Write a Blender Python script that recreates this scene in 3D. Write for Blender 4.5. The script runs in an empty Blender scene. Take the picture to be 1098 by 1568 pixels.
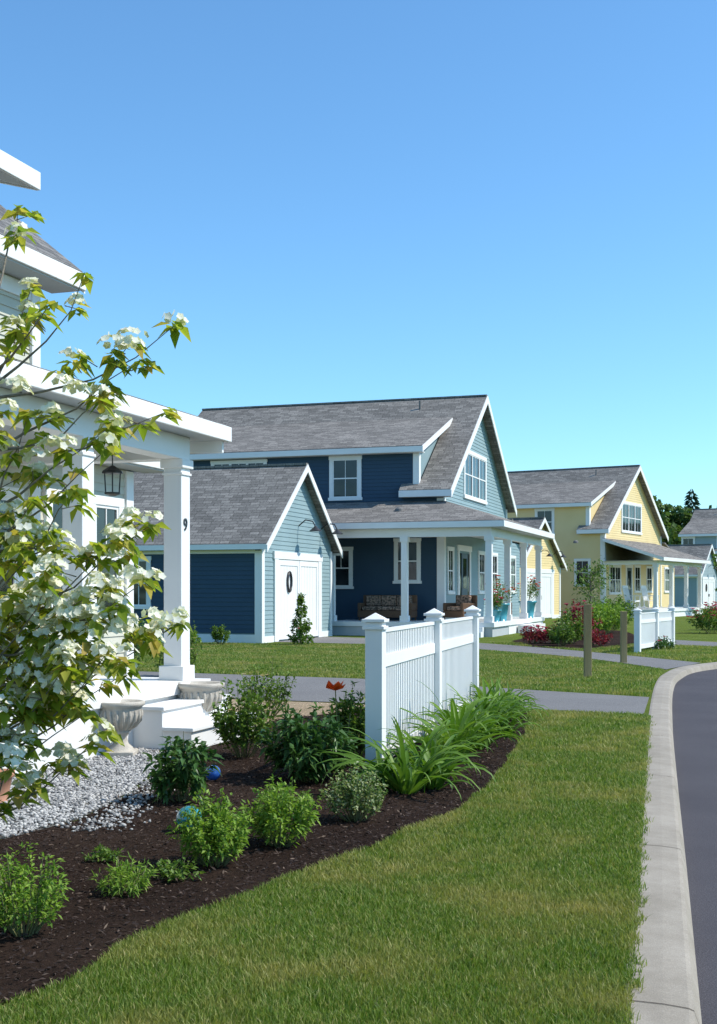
import bpy, math, random
import numpy as np
from mathutils import Vector
random.seed(7); rng=np.random.default_rng(7)
scene=bpy.context.scene
TH=math.radians(18.07); CT,ST=math.cos(TH),math.sin(TH)

# ------------------------------------------------------------ materials
def new_mat(name):
    m=bpy.data.materials.new(name); m.use_nodes=True
    nt=m.node_tree; return m,nt,nt.nodes['Principled BSDF']
def setc(sock,c): sock.default_value=(c[0],c[1],c[2],1)
def ramp(nt,src,stops):
    r=nt.nodes.new('ShaderNodeValToRGB'); e=r.color_ramp.elements
    while len(e)<len(stops): e.new(.5)
    for i,(p,c) in enumerate(stops):
        e[i].position=p; e[i].color=(c[0],c[1],c[2],1)
    nt.links.new(src,r.inputs[0]); return r.outputs[0]
def noise(nt,scale,detail=5,rough=.55,coord='Object',vec=None,stretch=None):
    n=nt.nodes.new('ShaderNodeTexNoise'); n.inputs['Scale'].default_value=scale
    n.inputs['Detail'].default_value=detail; n.inputs['Roughness'].default_value=rough
    if vec is None:
        tc=nt.nodes.new('ShaderNodeTexCoord'); vec=tc.outputs[coord]
    if stretch:
        mp=nt.nodes.new('ShaderNodeMapping'); mp.inputs['Scale'].default_value=stretch
        nt.links.new(vec,mp.inputs[0]); vec=mp.outputs[0]
    nt.links.new(vec,n.inputs['Vector']); return n.outputs['Fac']
def mixc(nt,fac,a,b,mode='MIX'):
    m=nt.nodes.new('ShaderNodeMix'); m.data_type='RGBA'; m.blend_type=mode
    for s,v in ((m.inputs[0],fac),(m.inputs[6],a),(m.inputs[7],b)):
        if isinstance(v,(int,float)): s.default_value=v
        elif isinstance(v,tuple): s.default_value=(v[0],v[1],v[2],1)
        else: nt.links.new(v,s)
    return m.outputs[2]
def bump(nt,b,h,strength,dist=.02):
    n=nt.nodes.new('ShaderNodeBump'); n.inputs['Strength'].default_value=strength
    n.inputs['Distance'].default_value=dist
    nt.links.new(h,n.inputs['Height']); nt.links.new(n.outputs[0],b.inputs['Normal'])
def noisy(name,c1,c2,scale=4,rough=.6,bs=0,bscale=60,spec=.3,stretch=None,lo=.3,hi=.7,metal=0,bd=.02):
    m,nt,b=new_mat(name)
    c=ramp(nt,noise(nt,scale,stretch=stretch),[(lo,c1),(hi,c2)])
    nt.links.new(c,b.inputs['Base Color']); b.inputs['Roughness'].default_value=rough
    b.inputs['Specular IOR Level'].default_value=spec; b.inputs['Metallic'].default_value=metal
    if bs: bump(nt,b,noise(nt,bscale),bs,bd)
    return m
def leafmat(name,cols,trans=.35,rough=.45,pscale=0,pc=None):
    m,nt,b=new_mat(name)
    at=nt.nodes.new('ShaderNodeAttribute'); at.attribute_name='rnd'
    n=len(cols); c=ramp(nt,at.outputs['Fac'],[(i/(n-1) if n>1 else 0,cols[i]) for i in range(n)])
    if pscale:
        f=ramp(nt,noise(nt,pscale,5,.65),[(.46,(0,0,0)),(.66,(.85,.85,.85))])
        c=mixc(nt,f,c,pc)
    nt.links.new(c,b.inputs['Base Color']); b.inputs['Roughness'].default_value=rough
    b.inputs['Specular IOR Level'].default_value=.3
    if trans>0:
        t=nt.nodes.new('ShaderNodeBsdfTranslucent')
        br=mixc(nt,1.0,c,(1.3,1.4,.7),'MULTIPLY'); nt.links.new(br,t.inputs[0])
        mx=nt.nodes.new('ShaderNodeMixShader'); mx.inputs[0].default_value=trans
        out=nt.nodes['Material Output']
        nt.links.new(b.outputs[0],mx.inputs[1]); nt.links.new(t.outputs[0],mx.inputs[2]); nt.links.new(mx.outputs[0],out.inputs[0])
    return m
def shingle(name,c1,c2,cm,w=.32,h=.15):
    m,nt,b=new_mat(name)
    uv=nt.nodes.new('ShaderNodeUVMap'); uv.uv_map='UVMap'
    br=nt.nodes.new('ShaderNodeTexBrick'); nt.links.new(uv.outputs[0],br.inputs['Vector'])
    br.inputs['Scale'].default_value=1; br.inputs['Brick Width'].default_value=w; br.inputs['Row Height'].default_value=h
    br.inputs['Mortar Size'].default_value=.009; br.inputs['Mortar Smooth'].default_value=.4; br.inputs['Bias'].default_value=-.1
    setc(br.inputs['Color1'],c1); setc(br.inputs['Color2'],c2); setc(br.inputs['Mortar'],cm); br.offset=.37; br.squash=1.4; br.squash_frequency=3
    f=noise(nt,.5,6,vec=uv.outputs[0]); g=ramp(nt,f,[(.3,(.88,.88,.88)),(.7,(1.1,1.1,1.09))])
    c=mixc(nt,1.0,br.outputs['Color'],g,'MULTIPLY')
    f2=noise(nt,14,4,.7,vec=uv.outputs[0]); g2=ramp(nt,f2,[(.3,(.66,.66,.66)),(.7,(1.34,1.33,1.30))])
    c=mixc(nt,1.0,c,g2,'MULTIPLY')
    nt.links.new(c,b.inputs['Base Color']); b.inputs['Roughness'].default_value=.95; b.inputs['Specular IOR Level'].default_value=.1
    bump(nt,b,br.outputs['Color'],.5,.02)
    return m
M={}
M['white']=noisy('white_paint',(.78,.775,.755),(.84,.835,.81),1.3,.5,.05,90,.35)
M['ceil']=noisy('porch_ceiling',(.42,.45,.46),(.48,.50,.51),1,.6)
M['blue']=noisy('blue_siding_lit',(.24,.335,.355),(.27,.37,.39),.9,.6,.08,40,.25)  # sunlit copy of the siding, gable brightness put into the colour
M['blueshade']=noisy('blue_siding_shaded',(.034,.068,.108),(.041,.080,.124),.9,.6,.08,40,.2)  # same siding for the front walls, their shade painted into a darker colour
M['yellow']=noisy('yellow_siding',(.74,.57,.28),(.80,.63,.33),.7,.6,.05,40,.3)
M['third']=noisy('greyblue_siding',(.28,.36,.38),(.32,.40,.42),.7,.6)
M['greige']=noisy('grey_siding',(.52,.51,.42),(.59,.57,.47),1.1,.55,.08,40,.3)
M['roof']=shingle('asphalt_shingles',(.17,.16,.15),(.30,.28,.26),(.075,.07,.067))
M['roof2']=shingle('asphalt_shingles_fine',(.13,.128,.13),(.25,.24,.235),(.05,.05,.05),.33,.14)
def glassmat():
    m,nt,b=new_mat('window_glass')
    c=ramp(nt,noise(nt,.9,2),[(.35,(.008,.011,.015)),(.7,(.035,.045,.052))])
    nt.links.new(c,b.inputs['Base Color']); b.inputs['Roughness'].default_value=.04; b.inputs['Specular IOR Level'].default_value=.5
    bump(nt,b,noise(nt,1.5,1),.08,.05); return m
M['glass']=glassmat()
M['dark']=noisy('dark_metal',(.02,.02,.022),(.035,.035,.035),8,.4,0,60,.5)
M['door']=noisy('dark_door',(.06,.10,.14),(.08,.12,.16),2,.35)
M['wood']=noisy('weathered_wood',(.26,.19,.09),(.42,.31,.16),6,.75,.3,50,.2,(1,1,.15))
M['bark']=noisy('bark',(.15,.13,.10),(.28,.24,.19),25,.85,.5,60,.2)
M['stem']=noisy('green_stem',(.10,.12,.04),(.16,.15,.07),20,.7)
M['urn']=noisy('cast_stone',(.42,.38,.32),(.56,.52,.45),9,.85,.35,80,.2)
M['terra']=noisy('terracotta',(.42,.20,.12),(.5,.26,.17),9,.8)
M['teal']=noisy('teal_glaze',(.05,.25,.30),(.07,.32,.38),5,.25,0,60,.5)
M['wicker']=noisy('brown_wicker',(.09,.05,.03),(.16,.09,.05),30,.7,.5,80)
M['cushion']=noisy('floral_fabric',(.10,.08,.06),(.40,.27,.2),14,.9,0,60,.1,None,.42,.58)
def asphalt(name,a,bb,s=.35,blot=False,amp=1.0):
    m,nt,b=new_mat(name)
    c=ramp(nt,noise(nt,.6,6),[(.3,a),(.7,bb)])
    g=ramp(nt,noise(nt,140,3,.8),[(.32,(1-.5*amp,)*3),(.52,(1,1,1)),(.72,(1+.8*amp,1+.76*amp,1+.7*amp))])
    c=mixc(nt,1.0,c,g,'MULTIPLY')
    if blot:
        g=ramp(nt,noise(nt,3,7,.7),[(.3,(.80,.78,.75)),(.6,(1.05,1.04,1.03))]); c=mixc(nt,1.0,c,g,'MULTIPLY')
    nt.links.new(c,b.inputs['Base Color'])
    b.inputs['Roughness'].default_value=.9; b.inputs['Specular IOR Level'].default_value=.2
    bump(nt,b,noise(nt,150,3),s,.01); return m
M['asphalt']=asphalt('road_asphalt',(.064,.059,.066),(.085,.079,.086))
M['drive']=asphalt('driveway_asphalt',(.17,.163,.16),(.21,.203,.195))
M['concrete']=asphalt('kerb_concrete',(.30,.268,.22),(.38,.34,.285),.2,True,.35)
def ground_mat(name,a,bb,cc):
    m,nt,b=new_mat(name)
    c=ramp(nt,noise(nt,.7,8,.6),[(.3,a),(.55,bb),(.72,cc)])
    g=ramp(nt,noise(nt,30,5,.8),[(.3,(.5,.52,.5)),(.7,(1.45,1.4,1.3))])
    c=mixc(nt,1.0,c,g,'MULTIPLY'); nt.links.new(c,b.inputs['Base Color'])
    b.inputs['Roughness'].default_value=1; b.inputs['Specular IOR Level'].default_value=.05
    bump(nt,b,noise(nt,45,5,.8),.8,.04); return m
M['lawn']=ground_mat('lawn_ground',(.10,.15,.024),(.13,.175,.034),(.20,.20,.065))
M['mulch']=ground_mat('mulch_ground',(.026,.016,.013),(.042,.027,.021),(.058,.038,.030))
M['gravel']=ground_mat('gravel_ground',(.18,.178,.175),(.24,.235,.23),(.30,.295,.285))
M['paving']=ground_mat('tan_paving',(.36,.27,.18),(.44,.34,.24),(.48,.39,.28))
M['grass']=leafmat('grass_blades',[(.080,.145,.016),(.14,.225,.03),(.22,.285,.052),(.42,.38,.16)],.35,.5,.9,(.40,.34,.12))
M['lily']=leafmat('daylily_leaf',[(.06,.135,.014),(.105,.21,.024),(.19,.30,.045)],.3,.5)
M['l_dog']=leafmat('dogwood_leaf',[(.15,.23,.02),(.28,.34,.035),(.43,.44,.07),(.48,.36,.09)],.5,.45)
M['l_bright']=leafmat('bright_leaf',[(.10,.20,.025),(.19,.31,.04),(.30,.42,.07)],.35,.5)
M['l_dark']=leafmat('dark_leaf',[(.035,.085,.018),(.055,.125,.03),(.09,.18,.045)],.2,.4)
M['l_mid']=leafmat('mid_leaf',[(.06,.125,.02),(.11,.19,.03),(.18,.27,.05)],.3,.45)
M['l_var']=leafmat('variegated_leaf',[(.07,.14,.03),(.15,.22,.06),(.5,.53,.32)],.3,.5)
M['l_red']=leafmat('red_leaf',[(.12,.014,.025),(.26,.025,.05),(.34,.06,.07)],.3,.5)
M['l_far']=leafmat('far_leaf',[(.045,.085,.022),(.08,.135,.034),(.13,.20,.055)],.25,.7)
M['l_con']=leafmat('conifer_leaf',[(.02,.045,.022),(.035,.07,.03)],.1,.8)
M['f_white']=leafmat('white_petal',[(.74,.71,.58),(.85,.83,.76)],.25,.6)
M['f_pink']=leafmat('pink_petal',[(.55,.05,.18),(.7,.12,.28)],.3,.6)
M['f_red']=leafmat('red_petal',[(.7,.05,.01),(.85,.12,.02)],.3,.6)
M['f_cream']=leafmat('cream_petal',[(.55,.42,.28),(.68,.6,.42)],.3,.6)
M['chip']=leafmat('bark_chip',[(.020,.012,.010),(.040,.026,.020),(.066,.044,.034),(.17,.12,.085)],0,.85)
M['pebble']=leafmat('pebble',[(.13,.13,.135),(.28,.275,.27),(.44,.43,.41),(.60,.58,.55)],0,.8)
def ballglass(name,c):
    m,nt,b=new_mat(name); cc=ramp(nt,noise(nt,8),[(.3,c),(.7,tuple(min(1,x*1.6) for x in c))])
    nt.links.new(cc,b.inputs['Base Color']); b.inputs['Roughness'].default_value=.08; b.inputs['Coat Weight'].default_value=.6; return m
M['bluball']=ballglass('blue_glass_glaze',(.02,.08,.30)); M['tealball']=ballglass('teal_glass_glaze',(.02,.20,.24))

# ------------------------------------------------------------ mesh helpers
def empty(name,loc=(0,0,0),rz=0):
    e=bpy.data.objects.new(name,None); e.location=loc; e.rotation_euler=(0,0,rz); e.empty_display_size=.2
    scene.collection.objects.link(e); return e
class Part:
    def __init__(s): s.v=[]; s.f=[]
    def poly(s,pts):
        b=len(s.v); s.v+= [tuple(p) for p in pts]; s.f.append(tuple(range(b,b+len(pts))))
    def box(s,x0,x1,y0,y1,z0,z1):
        b=len(s.v); s.v+=[(x,y,z) for z in (z0,z1) for y in (y0,y1) for x in (x0,x1)]
        for f in ((0,2,3,1),(4,5,7,6),(0,1,5,4),(2,6,7,3),(0,4,6,2),(1,3,7,5)): s.f.append(tuple(b+i for i in f))
    def extr(s,pts,vec):
        b=len(s.v); n=len(pts); s.v+=[tuple(p) for p in pts]+[(p[0]+vec[0],p[1]+vec[1],p[2]+vec[2]) for p in pts]
        s.f.append(tuple(b+i for i in range(n))); s.f.append(tuple(b+n+i for i in reversed(range(n))))
        for i in range(n):
            j=(i+1)%n; s.f.append((b+i,b+n+i,b+n+j,b+j))
    def lathe(s,prof,c=(0,0,0),n=24):
        b=len(s.v)
        for r,z in prof:
            for k in range(n):
                a=2*math.pi*k/n; s.v.append((c[0]+r*math.cos(a),c[1]+r*math.sin(a),c[2]+z))
        for i in range(len(prof)-1):
            for k in range(n):
                s.f.append((b+i*n+k,b+i*n+(k+1)%n,b+(i+1)*n+(k+1)%n,b+(i+1)*n+k))
        s.f.append(tuple(b+k for k in range(n))); m=b+(len(prof)-1)*n; s.f.append(tuple(m+k for k in range(n)))
    def tube(s,pts,rad,n=6):
        pts=[Vector(p) for p in pts]; b=len(s.v)
        for i,p in enumerate(pts):
            d=(pts[min(i+1,len(pts)-1)]-pts[max(i-1,0)]).normalized()
            u=d.cross(Vector((.31,.17,.93))); 
            if u.length<.05: u=d.cross(Vector((1,0,0)))
            u.normalize(); w=d.cross(u); r=rad[i] if isinstance(rad,(list,tuple)) else rad
            for k in range(n):
                a=2*math.pi*k/n; q=p+u*math.cos(a)*r+w*math.sin(a)*r; s.v.append(tuple(q))
        for i in range(len(pts)-1):
            for k in range(n):
                s.f.append((b+i*n+k,b+i*n+(k+1)%n,b+(i+1)*n+(k+1)%n,b+(i+1)*n+k))
    def shift(s,dx): s.v=[(x+dx,y,z) for x,y,z in s.v]
    def obj(s,name,mat,parent=None,bevel=0,smooth=False):
        me=bpy.data.meshes.new(name); me.from_pydata(s.v,[],s.f); me.update()
        uvl=me.uv_layers.new(name='UVMap'); Z=Vector((0,0,1))
        for p in me.polygons:
            n=p.normal; u=Z.cross(n)
            if u.length<.02: u=Vector((1,0,0))
            u.normalize(); v=n.cross(u)
            for li in p.loop_indices:
                co=me.vertices[me.loops[li].vertex_index].co; uvl.data[li].uv=(co.dot(u),co.dot(v))
        if smooth:
            for p in me.polygons: p.use_smooth=True
        me.materials.append(mat); o=bpy.data.objects.new(name,me); scene.collection.objects.link(o)
        if parent: o.parent=parent
        if bevel:
            bm=o.modifiers.new('bevel','BEVEL'); bm.width=bevel; bm.segments=2; bm.limit_method='ANGLE'
        return o
def trimesh(name,V,F,mat,parent=None,rnd=None):
    me=bpy.data.meshes.new(name); n=len(V); m=len(F)
    me.vertices.add(n); me.vertices.foreach_set('co',np.ascontiguousarray(V,dtype=np.float32).ravel())
    me.loops.add(3*m); me.loops.foreach_set('vertex_index',np.ascontiguousarray(F,dtype=np.int32).ravel())
    me.polygons.add(m); me.polygons.foreach_set('loop_start',np.arange(0,3*m,3,dtype=np.int32))
    me.update(calc_edges=True)
    if rnd is not None:
        a=me.attributes.new('rnd','FLOAT','POINT'); a.data.foreach_set('value',np.ascontiguousarray(rnd,dtype=np.float32))
    me.materials.append(mat); o=bpy.data.objects.new(name,me); scene.collection.objects.link(o)
    if parent: o.parent=parent
    return o
def nrm(a): return a/(np.linalg.norm(a,axis=1,keepdims=True)+1e-9)
def leaves(C,Dr,N,L,W,fold=.12,droop=.15,wp=.45):
    n=len(C); Dr=nrm(Dr); S=nrm(np.cross(Dr,N)); N=np.cross(S,Dr)
    L=np.broadcast_to(np.asarray(L,float),(n,))[:,None]; W=np.broadcast_to(np.asarray(W,float),(n,))[:,None]
    up=np.array([0,0,1.])
    base=C; mid=C+Dr*L*.5-N*W*fold-up*L*droop*.25; l=C+Dr*L*wp+S*W*.5+N*W*fold-up*L*droop*.2; r=C+Dr*L*wp-S*W*.5+N*W*fold-up*L*droop*.2
    tip=C+Dr*L-up*L*droop
    V=np.stack([base,l,mid,r,tip],1).reshape(-1,3)
    T=np.array([[0,1,2],[0,2,3],[1,4,2],[2,4,3]]); F=(np.arange(n)[:,None,None]*5+T[None]).reshape(-1,3)
    return V,F
def rv(n): return nrm(rng.normal(size=(n,3)))
def leafobj(name,C,Dr,N,L,W,mat,parent,fold=.12,droop=.15,rnd=None,wp=.45):
    V,F=leaves(C,Dr,N,L,W,fold,droop,wp); n=len(C)
    if rnd is None: rnd=rng.random(n)
    return trimesh(name,V,F,mat,parent,np.repeat(rnd,5))
def pip(poly,x,y):
    ins=np.zeros(len(x),bool); n=len(poly); j=n-1
    for i in range(n):
        xi,yi=poly[i]; xj,yj=poly[j]
        c=((yi>y)!=(yj>y))&(x<(xj-xi)*(y-yi)/((yj-yi) or 1e-9)+xi); ins^=c; j=i
    return ins
def sheet(name,poly,z,mat):
    p=Part(); p.poly([(x,y,z) for x,y in poly]); o=p.obj(name,mat)
    return o
def smooth_line(pts,k=5):
    out=[]; n=len(pts)
    for i in range(n-1):
        p0=pts[max(i-1,0)];p1=pts[i];p2=pts[i+1];p3=pts[min(i+2,n-1)]
        for j in range(k):
            t=j/k
            out.append(tuple(.5*((2*p1[a])+(-p0[a]+p2[a])*t+(2*p0[a]-5*p1[a]+4*p2[a]-p3[a])*t*t+(-p0[a]+3*p1[a]-3*p2[a]+p3[a])*t**3) for a in (0,1)))
    out.append(pts[-1]); return out

# ------------------------------------------------------------ ground / road
KERB=smooth_line([(-3.03,-12),(-1.57,-6),(.376,2),(1.004,4.585),(1.76,7.7),(2.70,11.6),(3.70,15.7),(5.05,21),(5.95,24),(7.1,26.6),(9.2,28.9),(12.5,30.7),(18,32.2),(28,33.6),(60,36),(300,50)],6)
def offset(line,d):
    out=[]
    for i,p in enumerate(line):
        a=line[max(i-1,0)]; b=line[min(i+1,len(line)-1)]; dx,dy=b[0]-a[0],b[1]-a[1]; l=math.hypot(dx,dy)
        out.append((p[0]+dy/l*d,p[1]-dx/l*d))
    return out
g=Part(); g.poly([(-1500,-300,-.13),(1500,-300,-.13),(1500,2500,-.13),(-1500,2500,-.13)]); g.obj('ground',M['lawn'])
sheet('lawn_terrain',KERB+[(1400,120),(1400,2300),(-1400,2300),(-1400,-12)],0,M['lawn'])
K3=offset(KERB,7.4)
sheet('road',offset(KERB,.24)+list(reversed(K3)),-.108,M['asphalt'])
def kerb(name,line):
    prof=[(-.03,-.12),(-.03,.004),(.0,.010),(.12,.006),(.215,-.004),(.235,-.012),(.262,-.09),(.275,-.125)]
    rows=[offset(line,o) for o,_ in prof]
    P=Part(); n=len(line)
    for k in range(len(prof)):
        for i in range(n): P.v.append((rows[k][i][0],rows[k][i][1],prof[k][1]))
    for k in range(len(prof)-1):
        for i in range(n-1): P.f.append((k*n+i,k*n+i+1,(k+1)*n+i+1,(k+1)*n+i))
    o=P.obj(name,M['concrete'])
    J=Part(); d=0; nxt=-1; L=3.05
    for i in range(n-1):
        a,b=line[i],line[i+1]; l=math.hypot(b[0]-a[0],b[1]-a[1])
        if l>8: break
        while nxt<d+l:
            if nxt>=d:
                t=(nxt-d)/l; x=a[0]+(b[0]-a[0])*t; y=a[1]+(b[1]-a[1])*t; ux,uy=(b[0]-a[0])/l,(b[1]-a[1])/l; nx,ny=uy,-ux
                pr=prof[1:7]
                for q in range(len(pr)-1):
                    (o0,z0),(o1,z1)=pr[q],pr[q+1]
                    J.poly([(x+nx*o0-ux*.003,y+ny*o0-uy*.003,z0+.003),(x+nx*o1-ux*.003,y+ny*o1-uy*.003,z1+.003),(x+nx*o1+ux*.003,y+ny*o1+uy*.003,z1+.003),(x+nx*o0+ux*.003,y+ny*o0+uy*.003,z0+.003)])
            nxt+=L
        d+=l
    J.obj('joints',M['mulch'],o); return o
kerb('kerb',KERB)
kerb('kerb',list(reversed(K3)))
sheet('verge_lawn',offset(KERB,7.4)+[(300,-12)],.002,M['lawn'])
DRV_A=[(3.68,16.0),(2.3,16.75),(-1.23,18.1),(-7,20.6),(-7,25.8),(-1.6,23.3),(.07,22.5),(2.83,19.9),(4.36,18.6)]
sheet('driveway',DRV_A,.010,M['drive'])
DRV_B=smooth_line([(-2.75,38.9),(.5,37.0),(3.4,33.6),(5.3,29.7),(6.25,25.2)],4)+smooth_line([(7.6,27.5),(6.6,30.8),(5.5,34),(3.72,38),(1.5,40.8),(-1.3,43.4)],4)
sheet('driveway',DRV_B,.010,M['drive'])
sheet('footpath',[(8.7,37.5),(12.3,33.0),(15,32.5),(14.5,34),(12.2,36.5),(10,41)],.010,M['drive'])
BED=[(-2.6,3.4),(-1.37,4.75),(-1.04,5.68),(-.524,6.68),(.045,7.70),(.453,8.52),(.78,9.21),(1.16,10.6),(1.55,12.4),(1.98,14.6),(2.25,16.6)]
BEDS=[(x+.02*math.sin(y*5.1),y+.02*math.sin(y*7.7+x*3)) for x,y in smooth_line(BED,6)]
GRAVEL=[(-1.6,13.4),(-1.85,12.2),(-1.80,11.5),(-1.82,9.8),(-1.95,8.7),(-2.25,8.0),(-4.3,7.3),(-4.6,6.2),(-2.0,13.4)]
MULCH=BEDS+[(2.2,16.75),(.3,17.4),(-.2,16.3),(-1.0,15.4),(-1.5,12.9),(-1.75,11.9),(-1.78,9.8),(-1.95,8.6),(-2.3,7.9),(-4.3,7.2),(-5.2,5),(-4.5,3)]
sheet('gravel_bed',GRAVEL,.005,M['gravel'])
sheet('mulch_bed',MULCH,.010,M['mulch'])
sheet('paving',[(-2.3,12.2),(-1.7,12.2),(-1.3,12.8),(-.9,15.2),(-.1,16.2),(.25,17.4),(-1.2,18.0),(-3.2,18.8)],.007,M['paving'])
BLUEBED=smooth_line([(4.9,39.6),(5.0,35.6),(6.2,34.2),(8.2,36.5),(9.5,42),(10.5,50),(8.5,51)],4)
sheet('mulch_bed',BLUEBED,.012,M['mulch'])

def blades(name,sets,mat):
    VV=[];RR=[];FF=[];off=0
    for x,y,h,w in sets:
        n=len(x)
        tm=.88+.15*np.sin(x*9+np.sin(y*7)*2)*np.sin(y*8+np.sin(x*6)*2)
        hh=h*rng.uniform(.5,1.25,n)*tm; ww=w*rng.uniform(.6,1.4,n); a=rng.uniform(0,2*math.pi,n); be=hh*rng.uniform(.1,.9,n); ba=rng.uniform(0,2*math.pi,n)
        B=np.stack([x,y,np.zeros(n)],1); S=np.stack([np.cos(a),np.sin(a),np.zeros(n)],1)*ww[:,None]*.5
        T=np.stack([np.cos(ba)*be,np.sin(ba)*be,hh],1); Mi=np.stack([np.cos(ba)*be*.3,np.sin(ba)*be*.3,hh*.6],1)
        V=np.stack([B-S,B+S,B+Mi-S*.8,B+Mi+S*.8,B+T],1).reshape(-1,3)
        t=np.array([[0,1,3],[0,3,2],[2,3,4]]); F=(np.arange(n)[:,None,None]*5+t[None]).reshape(-1,3)+off
        off+=5*n; VV.append(V);FF.append(F);RR.append(np.repeat(np.clip(rng.random(n)**1.2,0,1),5))
    trimesh(name,np.concatenate(VV),np.concatenate(FF),mat,None,np.concatenate(RR))
ke=[p for p in KERB if 2<=p[1]<=15.8]
LAWN_A=BEDS+[(3.68,16.0)]+list(reversed(ke))+[(-2.6,2.0)]
def near(poly,dens,y0,y1):
    xs=[p[0] for p in poly]; n=int((max(xs)-min(xs))*(y1-y0)*dens); x=rng.uniform(min(xs),max(xs),n); y=rng.uniform(y0,y1,n); k=pip(poly,x,y); return x[k],y[k]
sets=[]
for (y0,y1,d,h,w) in ((3.6,5.2,18000,.038,.0038),(5.2,7,15000,.039,.0042),(7,9.5,9500,.041,.0053),(9.5,12.5,5800,.043,.0068),(12.5,16.6,3100,.046,.009)):
    x,y=near(LAWN_A,d,y0,y1); sets.append((x,y,h,w))
LAWN_B=[(4.40,18.8),(5.0,21),(5.85,24),(6.2,25.2),(5.25,29.6),(3.35,33.5),(.4,36.9),(-2.9,37.5),(-12,40),(-12,28),(-7,26),(-1.6,23.4),(.07,22.6),(2.83,20)]
x,y=near(LAWN_B,900,18.5,40); sets.append((x,y,.05,.014))
LAWN_C=[(7.7,27.6),(9.1,29.1),(12.3,31),(14.5,32),(12,33.1),(8.5,37.6),(6.3,34),(5.0,35.5),(5.0,38),(4,38),(5.6,34),(6.7,30.8)]
x,y=near(LAWN_C,600,27,39); sets.append((x,y,.055,.016))
fx=[];fy=[]
for i in range(len(ke)-1):
    for _ in range(int(420/(1+i*.2))):
        t=random.random(); wv=.02*math.sin((ke[i][1]+t)*6); fx.append(ke[i][0]*(1-t)+ke[i+1][0]*t+random.gauss(-.005+wv,.018)); fy.append(ke[i][1]*(1-t)+ke[i+1][1]*t)
sets.append((np.array(fx),np.array(fy),.045,.005))
blades('grass_lawn',sets,M['grass'])

def chips(name,poly,n,smin,smax,mat,y0,y1,zb=.012):
    xs=[p[0] for p in poly]; x=rng.uniform(min(xs),max(xs),n); y=rng.uniform(y0,y1,n); k=pip(poly,x,y); x=x[k];y=y[k]; m=len(x)
    C=np.stack([x,y,zb+rng.random(m)*.018],1); Dr=rv(m); Dr[:,2]*=.3; N=rv(m); N[:,2]=np.abs(N[:,2])+1.2
    L=smin+(smax-smin)*rng.random(m)**2; leafobj(name,C,Dr,N,L,L*rng.uniform(.2,.45,m),mat,None,.1,0,np.clip(rng.random(m)**1.9,0,1))
chips('mulch_chips',MULCH,120000,.012,.045,M['chip'],3.5,17)
def pebbles():
    import bmesh
    bm=bmesh.new(); bmesh.ops.create_icosphere(bm,subdivisions=1,radius=1); bm.verts.ensure_lookup_table()
    v0=np.array([v.co[:] for v in bm.verts]); f0=np.array([[v.index for v in f.verts] for f in bm.faces]); bm.free()
    n=36000; x=rng.uniform(-4.2,-1.5,n); y=rng.uniform(7.2,13.4,n)
    k=pip(GRAVEL,x,y); x=x[k]; y=y[k]
    m=900; sx=rng.normal(-1.75,.12,m); sy=rng.uniform(8.2,11.8,m); x=np.concatenate([x,sx]); y=np.concatenate([y,sy]); n=len(x)
    r=rng.uniform(.007,.019,n); sc=rng.uniform(.6,1.3,(n,3)); sc[:,2]*=.7; a=rng.uniform(0,6.28,n)
    V=v0[None]*sc[:,None]*r[:,None,None]; ca,sa=np.cos(a)[:,None],np.sin(a)[:,None]
    X=V[...,0]*ca-V[...,1]*sa; Y=V[...,0]*sa+V[...,1]*ca; V=np.stack([X+x[:,None],Y+y[:,None],V[...,2]+.010+rng.random(n)[:,None]*.012],2)
    F=(f0[None]+np.arange(n)[:,None,None]*len(v0)).reshape(-1,3)
    trimesh('gravel_stones',V.reshape(-1,3),F,M['pebble'],None,np.repeat(rng.random(n),len(v0)))
pebbles()

# ------------------------------------------------------------ building helpers
def mp(face,plane,a,n,z): return (plane+n,a,z) if face=='R' else (a,plane-n,z)
def fbox(P,face,plane,a0,a1,z0,z1,n0,n1):
    if face=='R': P.box(plane+n0,plane+n1,a0,a1,z0,z1)
    else: P.box(a0,a1,plane-n1,plane-n0,z0,z1)
def siding(P,face,plane,z0,z1,lo,hi,e=.13,d=.02):
    L=lo if callable(lo) else (lambda z:lo); H=hi if callable(hi) else (lambda z:hi)
    n=max(1,round((z1-z0)/e)); e=(z1-z0)/n
    for i in range(n):
        zb=z0+i*e; zt=zb+e
        if H(zb)-L(zb)<.03: break
        P.poly([mp(face,plane,L(zb),d,zb),mp(face,plane,H(zb),d,zb),mp(face,plane,H(zt),.003,zt),mp(face,plane,L(zt),.003,zt)])
        P.poly([mp(face,plane,L(zb),.003,zb),mp(face,plane,H(zb),.003,zb),mp(face,plane,H(zb),d,zb),mp(face,plane,L(zb),d,zb)])
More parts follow.
